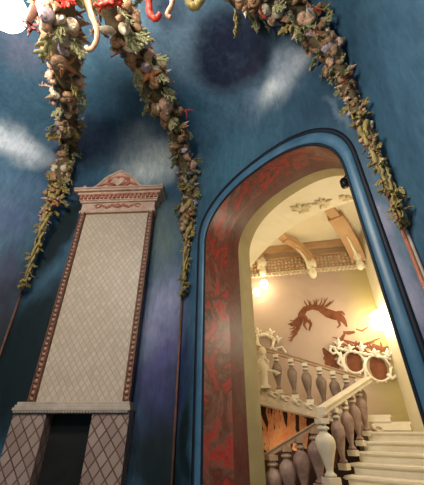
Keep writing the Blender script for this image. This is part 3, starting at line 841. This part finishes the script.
br3 = brace('curved ochre ceiling brace ending beside the right edge of the arch opening', onH(360, 262, 0.16), onZ(334, 213, ZH - .02), 0.42)
br1 = brace('curved ceiling brace at the left end of the carved frieze', onH(266, 268, 0.16), onZ(254, 248, ZH - .02), 0.2)
# ceiling beams running on from the braces
for (u0, v0, u1, v1, nm) in ((284, 236, 262, 215, 'trim_17'), (334, 213, 312, 186, 'trim_18')):
    p = onZ(u0, v0, ZH - .02); q = p + (onZ(u1, v1, ZH) - p).normalized() * 3.0; q.z = p.z
    mb = MB(); f = (q - p).normalized(); sd = Vector((-f.y, f.x, 0))
    mb.prism([(-.2, -0.16), ((q - p).length, -0.16), ((q - p).length, 0.02), (-.2, 0.02)], p - sd * .13, f, (0, 0, 1), sd, .26)
    struct(mb.build(nm, OCHRE))

# ------------------------------------------------------------------ stairs
STAIR = thing('staircase', 'pale stone staircase rising away beyond the arch to a landing', 'staircase', AN(-1.7, 5.2, 0))
zA, nA = 0.97, 6.18
def a_right(n):
    # where the hall's right wall crosses depth n
    e = AN(0, 1, 0); s_ = (hr.dot(e) - n) / nH.dot(e)
    return (hr - nH * s_).dot(AN(1, 0, 0)) - 0.03
for k in range(-5, 5):
    z = zA + k * 0.16; n0 = nA + k * 0.31
    if n0 < HN + 0.2: continue
    nb = n0 + 0.42
    fp = [AN(-2.98, n0 + .05, 0), AN(a_right(n0 + .05), n0 + .05, 0), AN(a_right(nb), nb, 0), AN(-2.98, nb, 0)]
    tp = [AN(-3.04, n0, 0), AN(a_right(n0), n0, 0), AN(a_right(nb), nb, 0), AN(-3.04, nb, 0)]
    if k == 4:
        inner = [hr - nH * .05 - tH * .05, nH * (dH - .05) + tH * 2.0, nH * 8.25 + tH * 2.0]
        fp = fp[:2] + inner; tp = tp[:2] + inner
    mb = MB()
    xy = lambda ps: [(p.x, p.y) for p in ps]
    mb.prism(xy(fp), (0, 0, z - 0.16), (1, 0, 0), (0, 1, 0), (0, 0, 1), 0.112)
    mb2 = MB(); mb2.prism(xy(tp), (0, 0, z - 0.05), (1, 0, 0), (0, 1, 0), (0, 0, 1), 0.05)
    bmesh.ops.bevel(mb2.bm, geom=[e for e in mb2.bm.edges if abs(e.verts[0].co.z - e.verts[1].co.z) < 1e-4], offset=0.016, segments=2, affect='EDGES')
    st = part(mb, 'step', STEPSTONE, STAIR)
    inv = Matrix.Translation(STAIR.location).inverted()
    bmesh.ops.transform(mb2.bm, matrix=inv, verts=mb2.bm.verts); mb2.build('tread', STEPSTONE, st)
# upper flight: from the landing up to the left, along the hall's back wall
P1 = Vector((3.56, 7.6, 0))
dU = P1.dot(nH); sU = P1.dot(tH)
UP = thing('upper_staircase', 'upper stair flight climbing left behind the lower balustrade along the back wall', 'staircase', nH * dU + tH * sU)
def inU(u, v): 
    p = hit(u, v, nH * dU, nH); return (p - nH * dU).dot(tH), p.z
for (uR, vT) in ((411, 421.5), (391, 414.5)):
    s_, z_ = inU(uR, vT)
    mb = MB(); mb.prism([(sU - 0.25, z_ - .16), (s_ - 0.03, z_ - .16), (s_ - 0.03, z_ - .045), (s_, z_ - .04), (s_, z_), (sU - 0.25, z_)], nH * (dU + .02), tH, (0, 0, 1), nH, 1.05)
    part(mb, 'step', STEPSTONE, UP)
# sloped carved string (outer face) and the flight's slab
sl0, zl0 = inU(260, 404); sl1, zl1 = inU(326, 420); sb0, zb0 = inU(262, 388); sb1, zb1 = inU(324, 408)
def ln(s_, a, b): return a[1] + (b[1] - a[1]) * (s_ - a[0]) / (b[0] - a[0])
LOW = ((sl0, zl0), (sl1, zl1)); BAS = ((sb0, zb0), (sb1, zb1))
sLft = sl0 - 0.6; sRgt = sU + 0.05
mb = MB(); mb.prism([(sLft, ln(sLft, *LOW)), (sRgt, ln(sRgt, *LOW)), (sRgt, ln(sRgt, *BAS)), (sLft, ln(sLft, *BAS))], nH * (dU + .0), tH, (0, 0, 1), nH, 0.16)
stg = part(mb, 'string', CARVED, UP)
mb = MB()
k = 0; s_ = sLft + .1
while s_ < sRgt:
    zc = ln(s_, *BAS) - 0.06
    mb.sphere(nH * (dU - .02) + tH * s_ + Vector((0, 0, zc)), 0.055, (1, .7, 1), None, 8, 6)
    mb.tube([nH * (dU - .015) + tH * (s_ + .09 + .06 * math.cos(t)) + Vector((0, 0, zc - .03 + .05 * math.sin(t))) for t in [i * .7 for i in range(8)]], .018, 6)
    s_ += 0.26
inv = Matrix.Translation(UP.location).inverted(); bmesh.ops.transform(mb.bm, matrix=inv, verts=mb.bm.verts)
mb.build('string_relief', STONE, stg, smooth=True)
mb = MB(); mb.prism([(sLft, ln(sLft, *LOW) + .03), (sRgt, ln(sRgt, *LOW) + .03), (sRgt, ln(sRgt, *BAS) - .05), (sLft, ln(sLft, *BAS) - .05)], nH * (dU + .16), tH, (0, 0, 1), nH, dH - dU - .2)
part(mb, 'flight_slab', CARVED, UP)

VASE = [(0.052, 0.10), (0.068, 0.115), (0.068, 0.14), (0.044, 0.165), (0.040, 0.20), (0.052, 0.27), (0.085, 0.42), (0.112, 0.54), (0.118, 0.62), (0.105, 0.69), (0.070, 0.745), (0.046, 0.775), (0.044, 0.81), (0.068, 0.825), (0.070, 0.855), (0.046, 0.875), (0.046, 0.91)]
def baluster(parent, base, h, mat, stone, ang, w=1.0):
    """vase-shaped baluster with square plinth and cap"""
    mb = MB(); mb.lathe([(r * w, z * h) for r, z in VASE], base, 14)
    b = mb.build('baluster', mat, parent, smooth=True)
    rot = Matrix.Rotation(ang, 3, 'Z')
    mb = MB(); mb.box(Vector(base) + Vector((0, 0, 0.05 * h)), (0.155 * w, 0.155 * w, 0.10 * h), rot, 0.008); mb.build('plinth', stone, b)
    mb = MB(); mb.box(Vector(base) + Vector((0, 0, 0.955 * h)), (0.125 * w, 0.125 * w, 0.09 * h), rot, 0.006)
    mb.lathe([(0.071 * w, .82 * h), (0.076 * w, .84 * h), (0.071 * w, .86 * h)], base, 12); mb.build('cap', stone, b)
    return b
def rail(mb, p, q, w, h, sd):
    """moulded handrail from p to q (top centre line), sd is the sideways unit vector"""
    prof = [(-.5, -.25), (-.5, -.05), (-.42, 0.0), (.42, 0), (.5, -.05), (.5, -.25), (.36, -.5), (.36, -1), (-.36, -1), (-.36, -.5)]
    rows = [[c + sd * x * w + Vector((0, 0, z * h)) for x, z in prof] for c in (p, q)]
    mb.loft(rows, close=True); mb.face(list(rows[0])); mb.face(list(rows[1]))

# white-railed balustrade up the left edge of the lower flight
B1 = thing('balustrade', 'stair balustrade with bright white handrail rising away beside the steps', 'balustrade', (1.98, 6.29, 0), None, 'stone balustrades of the hall stairs')
R0 = hit(323, 408, AN(-2.98, 6.3, 0), AN(1, 0, 0)); R0 = Vector((1.96, 6.25, 1.98)); R1 = Vector((3.52, 7.56, 2.68))
f = Vector((R1.x - R0.x, R1.y - R0.y, 0)).normalized(); sd = Vector((-f.y, f.x, 0))
mb = MB(); rail(mb, R0 - f * .03, R1 + f * .05, 0.20, 0.12, sd); part(mb, 'handrail', STONE, B1)
org = Vector((1.98, 6.29, 0))
for (u, vt, vb, yy) in ((345, 408, 470, 6.47), (354, 400, 456, 6.78), (361.5, 393, 446, 7.08), (368, 387, 436, 7.38)):
    d = ray(u, vb); b_ = EYE + d * (yy / d.y)
    t = (b_ - R0).dot(f) / (R1 - R0).dot(f)
    ztop = R0.z + (R1.z - R0.z) * t - 0.12
    baluster(B1, b_ - org, ztop - b_.z, MAUVE, STONE, R(45), 1.0)
# lower balustrade with brown rail, turning off to the left; hidden steps below it
B2 = thing('balustrade', 'stair balustrade with tan sloping handrail and fat mauve vases, lower left in the arch', 'balustrade', (0.99, 6.55, 0), None, 'stone balustrades of the hall stairs')
Q1 = Vector((2.02, 6.33, 1.87)); Q0 = Vector((0.40, 6.66, 1.02))
f2 = Vector((Q1.x - Q0.x, Q1.y - Q0.y, 0)).normalized(); sd2 = Vector((-f2.y, f2.x, 0))
mb = MB(); rail(mb, Q0, Q1 + f2 * .05, 0.15, 0.10, sd2); part(mb, 'handrail', RAILBROWN, B2)
org2 = Vector((0.99, 6.55, 0))
for k, t in enumerate((0.10, 0.25, 0.40, 0.55, 0.70, 0.86)):
    p = Q0.lerp(Q1, t); h = 0.86
    baluster(B2, Vector((p.x, p.y, p.z - .10 - h)) - org2, h, MAUVE, RAILBROWN, R(12), 1.25)
mb = MB(); mb.prism([(0, -1.0), (f2.dot(Q1 - Q0), Q1.z - Q0.z - 1.0), (f2.dot(Q1 - Q0), -Q0.z), (0, -Q0.z)], Q0 - sd2 * .12 + Vector((0, 0, .03)), f2, (0, 0, 1), sd2, .24)
part(mb, 'curb', CARVED, B2)
# the pale vase post where the two rails meet
NP = thing('vase_post', 'large pale stone vase post where the tan rail meets the white rail', 'post', (2.0, 6.12, 0))
d = ray(323.5, 432); pn = EYE + d * (6.12 / d.y)
bl = baluster(NP, Vector((pn.x - 2.0, pn.y - 6.12, 0.90)), 0.90, STONE, STONE, R(20), 1.4)
mb = MB(); mb.box((pn.x - 2.0, pn.y - 6.12, 0.45), (0.27, 0.27, 0.90), None, 0.02); mb.build('pedestal', CARVED, NP)
# upper balustrade
B3 = thing('balustrade', 'upper stair balustrade of grey vases climbing left across the back of the hall', 'balustrade', nH * dU + tH * sU, None, 'stone balustrades of the hall stairs')
sa, za = inU(258, 345); sc_, zc_ = inU(366, 377)
TOP = ((sa, za), (sc_, zc_))
org3 = nH * dU + tH * sU
pL = nH * (dU + .08) + tH * sLft + Vector((0, 0, ln(sLft, *TOP))); pR = nH * (dU + .08) + tH * (sU + .02) + Vector((0, 0, ln(sU + .02, *TOP)))
mb = MB(); rail(mb, pL, pR, 0.16, 0.09, nH); part(mb, 'handrail', RAILBROWN, B3)
for u in (248, 278, 293, 307, 321, 334, 346.5, 358):
    s_, _ = inU(u, 380)
    zb, zt = ln(s_, *BAS), ln(s_, *TOP) - .09
    baluster(B3, nH * (dU + .08) + tH * s_ + Vector((0, 0, zb)) - org3, zt - zb, GREYVASE, STONE, R(-12), 1.05)
# pale carved scroll post at the left of the upper flight
s_, _ = inU(264, 370); zb, zt = ln(s_, *BAS), ln(s_, *TOP)
SP = thing('scroll_post', 'pale carved scroll post at the left end of the upper balustrade', 'post', nH * (dU - .06) + tH * s_ + Vector((0, 0, zb)))
H_ = zt - zb - .02
mb = MB(); mb.lathe([(.10, 0), (.11, .06), (.07, .12), (.09, H_ * .3), (.12, H_ * .45), (.08, H_ * .62), (.06, H_ * .7), (.09, H_ * .76)], seg=12); mb.build('body', STONE, SP, smooth=True)
mb = MB(); mb.sphere((0, 0, H_ * .88), .10, (1, 1, 1.1), None, 12, 8); mb.build('head', STONE, SP, smooth=True)
for sx in (-1, 1):
    mb = MB(); mb.tube([tH * sx * (.05 + .09 * t * math.sin(t * 2.2)) + Vector((0, 0, H_ * (.70 - .10 * t))) - nH * .04 for t in [i * .4 for i in range(11)]], [.035] * 11, 8); mb.build('scroll', STONE, SP, smooth=True)
mb = MB(); mb.box((0, 0, .03), (.24, .24, .06), None, .01); mb.build('foot', STONE, SP)

# ------------------------------------------------------------------ paintings on the hall's back wall
def wpaint(name, label, strokes, mat, d0=0.004):
    """flat painted strokes on the back wall: each stroke is a list of (u, v, half width in px)"""
    mb = MB(); ppm = 307 / 10.4
    for k, st in enumerate(strokes):
        L = []; Rr = []
        pts = [(onH(u, v, d0 + 0.0004 * k), w / ppm) for u, v, w in st]
        sp = []
        for i in range(len(pts) - 1):
            for q in range(4):
                t = q / 4; sp.append((pts[i][0].lerp(pts[i + 1][0], t), pts[i][1] + (pts[i + 1][1] - pts[i][1]) * t))
        sp.append(pts[-1])
        for i, (p, w) in enumerate(sp):
            tg = (sp[min(i + 1, len(sp) - 1)][0] - sp[max(i - 1, 0)][0]).normalized(); nn = tg.cross(nH).normalized()
            L.append(p + nn * w); Rr.append(p - nn * w)
        mb.loft([L, Rr])
    return tag(mb.build(name, mat), label, 'wall painting')
rr_ = random.Random(21)
stag = [[(347, 327, .6), (344, 321, 2.2), (340, 317, 3.6), (333, 315, 4.2), (326, 312, 3.6), (319, 308, 2.8), (312, 307, 2.4), (305, 309, 2.6), (301, 315, 2.8), (300, 322, 2.2), (297, 330, 1.6), (293, 336, 1.0), (291, 342, .5)],
        [(335, 317, 1.6), (338, 313, 2), (342, 312, 1.2), (345, 315, .5)], [(322, 310, 3), (328, 314, 3.5), (336, 318, 2)],
        [(308, 320, 2), (311, 324, 1.2), (309, 331, .5)], [(300, 320, 1.5), (293, 325, 1), (288, 324, .5)], [(302, 313, 1.4), (306, 319, 2), (304, 325, 1), (307, 330, .5)], [(338, 319, 1.4), (340, 325, .8), (337, 328, .4)]]
for k in range(11): stag.append([(308 + k * 1.8, 307, .7), (306 + k * 2.5 + rr_.uniform(-2, 2), 302, .5), (304 + k * 3.0, 297 + rr_.uniform(0, 5), .2)])
for k in range(8): stag.append([(300 - rr_.uniform(0, 3), 316 + k * 2.4, .8), (295 - rr_.uniform(0, 4), 321 + k * 2.5, .5), (291 - rr_.uniform(0, 3), 320 + k * 3, .3)])
wpaint('wall_painting', 'red-brown leaping sea creature painted high on the hall back wall', stag, MURALRED)
disc = lambda u, v, r: [(u - r, v, .1), (u - r * .8, v, r * .6), (u - r * .4, v, r * .91), (u, v, r), (u + r * .4, v, r * .91), (u + r * .8, v, r * .6), (u + r, v, .1)]
coral = [[(355, 332, 1.0), (348, 333, 1.6), (343, 332, .8)], [(356, 329, .6), (362, 331, .8), (368, 327, .5)], [(345, 333, .8), (341, 340, 1.6), (336, 350, 3.2), (330, 356, 4.0), (324, 360, 1.5)],
         [(330, 358, 2), (326, 353, 2.5), (323, 348, .8)], [(350, 345, 2), (355, 352, 3), (362, 356, 2.2)], [(372, 345, 1.5), (384, 350, 2.2), (391, 346, .8)], disc(354.5, 362.5, 8), disc(378.5, 368.5, 9), [(340, 366, 3), (330, 362, 3.5), (325, 364, 1)]]
for k in range(14): coral.append([(345 + rr_.uniform(-12, 40), 350 + rr_.uniform(-3, 8), 1.6), (345 + rr_.uniform(-14, 42), 344 + rr_.uniform(-8, 4), .4)])
wpaint('wall_painting', 'red-brown coral painted behind the white ironwork on the right of the hall', coral, MURALRED)
fl = []
for k in range(26):
    x = 262 + k * 1.7; y = 428 + rr_.uniform(-6, 10); dx = rr_.uniform(-4, 6)
    fl.append([(x, y + 14, 1.6), (x + dx * .3 + 2, y, 1.4), (x + dx, y - 10, 1.0), (x + dx * 1.3 + rr_.uniform(-3, 3), y - rr_.uniform(16, 27), .3)])
wpaint('wall_painting', 'orange flame-like seaweed painted in the dark recess under the upper stair', fl, MURALORANGE, 0.03)
fl = []
for k in range(14):
    x, y = 330 + rr_.uniform(-3, 9), 450 + rr_.uniform(-14, 14)
    fl.append([(x, y + 5, 1.6), (x + rr_.uniform(-2, 3), y, 1.3), (x + rr_.uniform(-4, 5), y - 6, .4)])
wpaint('wall_painting', 'small red coral painted low behind the pale vase post', fl, MURALRED, 0.03)
# sheet coloured dark for the unlit shade under the upper flight
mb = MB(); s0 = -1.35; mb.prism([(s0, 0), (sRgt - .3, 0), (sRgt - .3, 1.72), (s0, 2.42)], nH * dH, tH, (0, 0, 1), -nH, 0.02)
struct(mb.build('trim_19', VOIDSHADE))

# ------------------------------------------------------------------ white openwork ironwork on the back wall
def ironwork(label, rings, spikes, bar, extra):
    c = onH(*bar[0], .06)
    w = thing('wall_ironwork', label, 'ironwork', c, None, 'white wall ironwork'); ppm = 307 / 10.4
    P = lambda u, v, d=.08: onH(u, v, d) 
    for (u, v, r) in rings:
        mb = MB(); o = P(u, v); rm = r / ppm
        mb.tube([o + tH * rm * math.cos(t) * 1.08 + Vector((0, 0, rm * 1.15 * math.sin(t))) for t in [i * math.pi / 10 for i in range(21)]], 0.030, 7)
        for i in range(10):
            t = i * math.pi / 5; mb.sphere(o + tH * rm * math.cos(t) * 1.2 + Vector((0, 0, rm * 1.28 * math.sin(t))), .026, (1, 1, 1), None, 6, 5)
        part(mb, 'ring', WHITEIRON, w, True)
    mb = MB(); mb.tube([P(*q) for q in bar], .035, 7)
    for i in range(len(bar) - 1):
        for q in range(4): mb.sphere(P(bar[i][0] + (bar[i + 1][0] - bar[i][0]) * q / 4, bar[i][1] + (bar[i + 1][1] - bar[i][1]) * q / 4), .055, (1, 1, 1), None, 6, 5)
    part(mb, 'bar', WHITEIRON, w, True)
    for (u, v0, v1) in spikes:
        a, b = P(u, v0), P(u - 1, v1); mb = MB(); d = b - a
        mb.tube([a, a + d * .25, a + d * .35, a + d * .5, a + d * .62, a + d * .75, b], [.04, .03, .075, .03, .07, .045, .006], 8)
        for sx in (-1, 1): mb.tube([a + d * .4, a + d * .5 + tH * sx * .07, a + d * .62 + tH * sx * .10, a + d * .6 + tH * sx * .14], [.03, .03, .025, .015], 6)
        part(mb, 'finial', WHITEIRON, w, True)
    for st in extra:
        mb = MB(); mb.tube([P(*q) for q in st], .04, 7); part(mb, 'scroll', WHITEIRON, w, True)
ironwork('white openwork iron cresting with two rings and three spikes below the right lamp', [(354, 362, 7.3), (378, 368, 8.4)], [(339, 350, 337), (362, 355, 341), (388, 360, 348), (350, 352, 344), (375, 357, 348)],
         [(331, 347), (345, 350), (365, 354), (391, 359)], [[(331, 347), (330, 351), (333, 354), (337, 352)], [(340, 352), (342, 362), (345, 370), (350, 376)], [(366, 358), (364, 366), (366, 376), (360, 380)], [(387, 374), (392, 379), (396, 376)], [(333, 347), (340, 356), (338, 363), (343, 367)]])
ironwork('small white openwork iron cresting at the left, above the scroll post', [(265, 342, 6.5)], [(258, 337, 327), (271, 338, 328), (278, 343, 335)],
         [(257, 336), (266, 335), (275, 339)], [[(257, 334), (258, 343), (262, 349)], [(275, 339), (272, 347), (277, 351)], [(276, 349), (282, 347), (286, 353)]])

# ------------------------------------------------------------------ wall lamps in the hall
GLOW = emitter('warm_lamp_glass', (1.0, 0.80, 0.48), 16.0)
def sconce(label, pix, d):
    c = onH(*pix[0][:2], 0.0); w = thing('wall_lamp', label, 'lamp', c, None, 'glowing wall lamps of the hall')
    mb = MB(); mb.sphere(c, .10, (1, 1, 1.3), None, 10, 8)
    for (u, v, r) in pix: mb.tube([c, onH(u, v + 3, d * .6), onH(u, v, d)], [.03, .025, .02], 7)
    part(mb, 'bracket', CARVED, w, True)
    for (u, v, r) in pix:
        mb = MB(); mb.sphere(onH(u, v, d), r, (1, 1, 1.1), None, 14, 10); part(mb, 'glass_globe', GLOW, w, True)
sconce('glowing two-globe wall lamp at the left edge of the hall under the frieze', [(264, 284, .13), (257, 292, .12)], .30)
sconce('glowing single-globe wall lamp in the right corner of the hall', [(380, 320, .26)], .30)
# small dark spotlight clamped at the top right of the opening
p = hit(344.5, 183, AN(0, 4.55, 0), AN(0, 1, 0))
SPT = thing('spotlight', 'small black spotlight tucked at the top right of the arch opening', 'spotlight', p)
mb = MB(); mb.lathe([(.03, -.10), (.07, -.08), (.075, .05), (.05, .09)], seg=10); mb.build('lamp_housing', BLACK, SPT, smooth=True)
mb = MB(); mb.tube([(0, 0, .08), AN(.06, 0, .14), AN(.10, 0, .2)], .018, 6); mb.build('clamp', BLACK, SPT)

# ------------------------------------------------------------------ light
def point(name, loc, col, watt, rad):
    l = bpy.data.lights.new(name, 'POINT'); l.energy = watt; l.color = col; l.shadow_soft_size = rad
    o = bpy.data.objects.new(name, l); COL.objects.link(o); o.location = loc; return o
point('garland_fill_light', HUB + Vector((-0.2, -1.2, -1.5)), (1.0, 0.86, 0.68), 330, 0.3)  # fill added below the hub for the garlands' undersides; no globe here
point('ceiling_fill_light', HUB + Vector((0.3, -0.9, 0.0)), (1.0, 0.90, 0.76), 430, 0.3)  # fill added beside the hub to brighten the ceiling
point('chandelier_glow', HUB + LP + Vector((-0.2, -0.35, 0.0)), (1.0, 0.90, 0.76), 480, 0.25)
point('hall_fill_light', AN(-1.8, 6.3, 3.9), (1.0, 0.85, 0.62), 88, 0.35)  # unseen fill added over the steps, brightens the hall and arch soffit
point('hall_corner_lamp', onH(380, 320, .75), (1.0, 0.82, 0.55), 34, 0.2)
point('under_stair_fill_light', nH * (dH - .55) + tH * -.1 + Vector((0, 0, 1.25)), (1.0, 0.70, 0.42), 9, 0.1)  # unseen light added to bring out the painting below the stair
point('hall_left_lamp', onH(262, 288, .75), (1.0, 0.78, 0.45), 18, 0.15)

wd = bpy.data.worlds.new('world'); S.world = wd; wd.use_nodes = True
wd.node_tree.nodes['Background'].inputs[0].default_value = (0.02, 0.025, 0.03, 1); wd.node_tree.nodes['Background'].inputs[1].default_value = 1.0

# ------------------------------------------------------------------ camera
cd = bpy.data.cameras.new('camera'); cam = bpy.data.objects.new('camera', cd); COL.objects.link(cam)
cam.location = EYE; cam.rotation_euler = (math.pi / 2 + TH, 0, 0)
cd.sensor_fit = 'VERTICAL'; cd.sensor_height = 36.0; cd.sensor_width = 36.0 * 424 / 485; cd.lens = FPX / 485 * 36.0
cd.clip_start = 0.05
S.camera = cam
S.view_settings.view_transform = 'Standard'
try: S.view_settings.look = 'None'
except Exception: pass
S.view_settings.gamma = 1.0; S.view_settings.use_curve_mapping = False; S.view_settings.exposure = 0.0
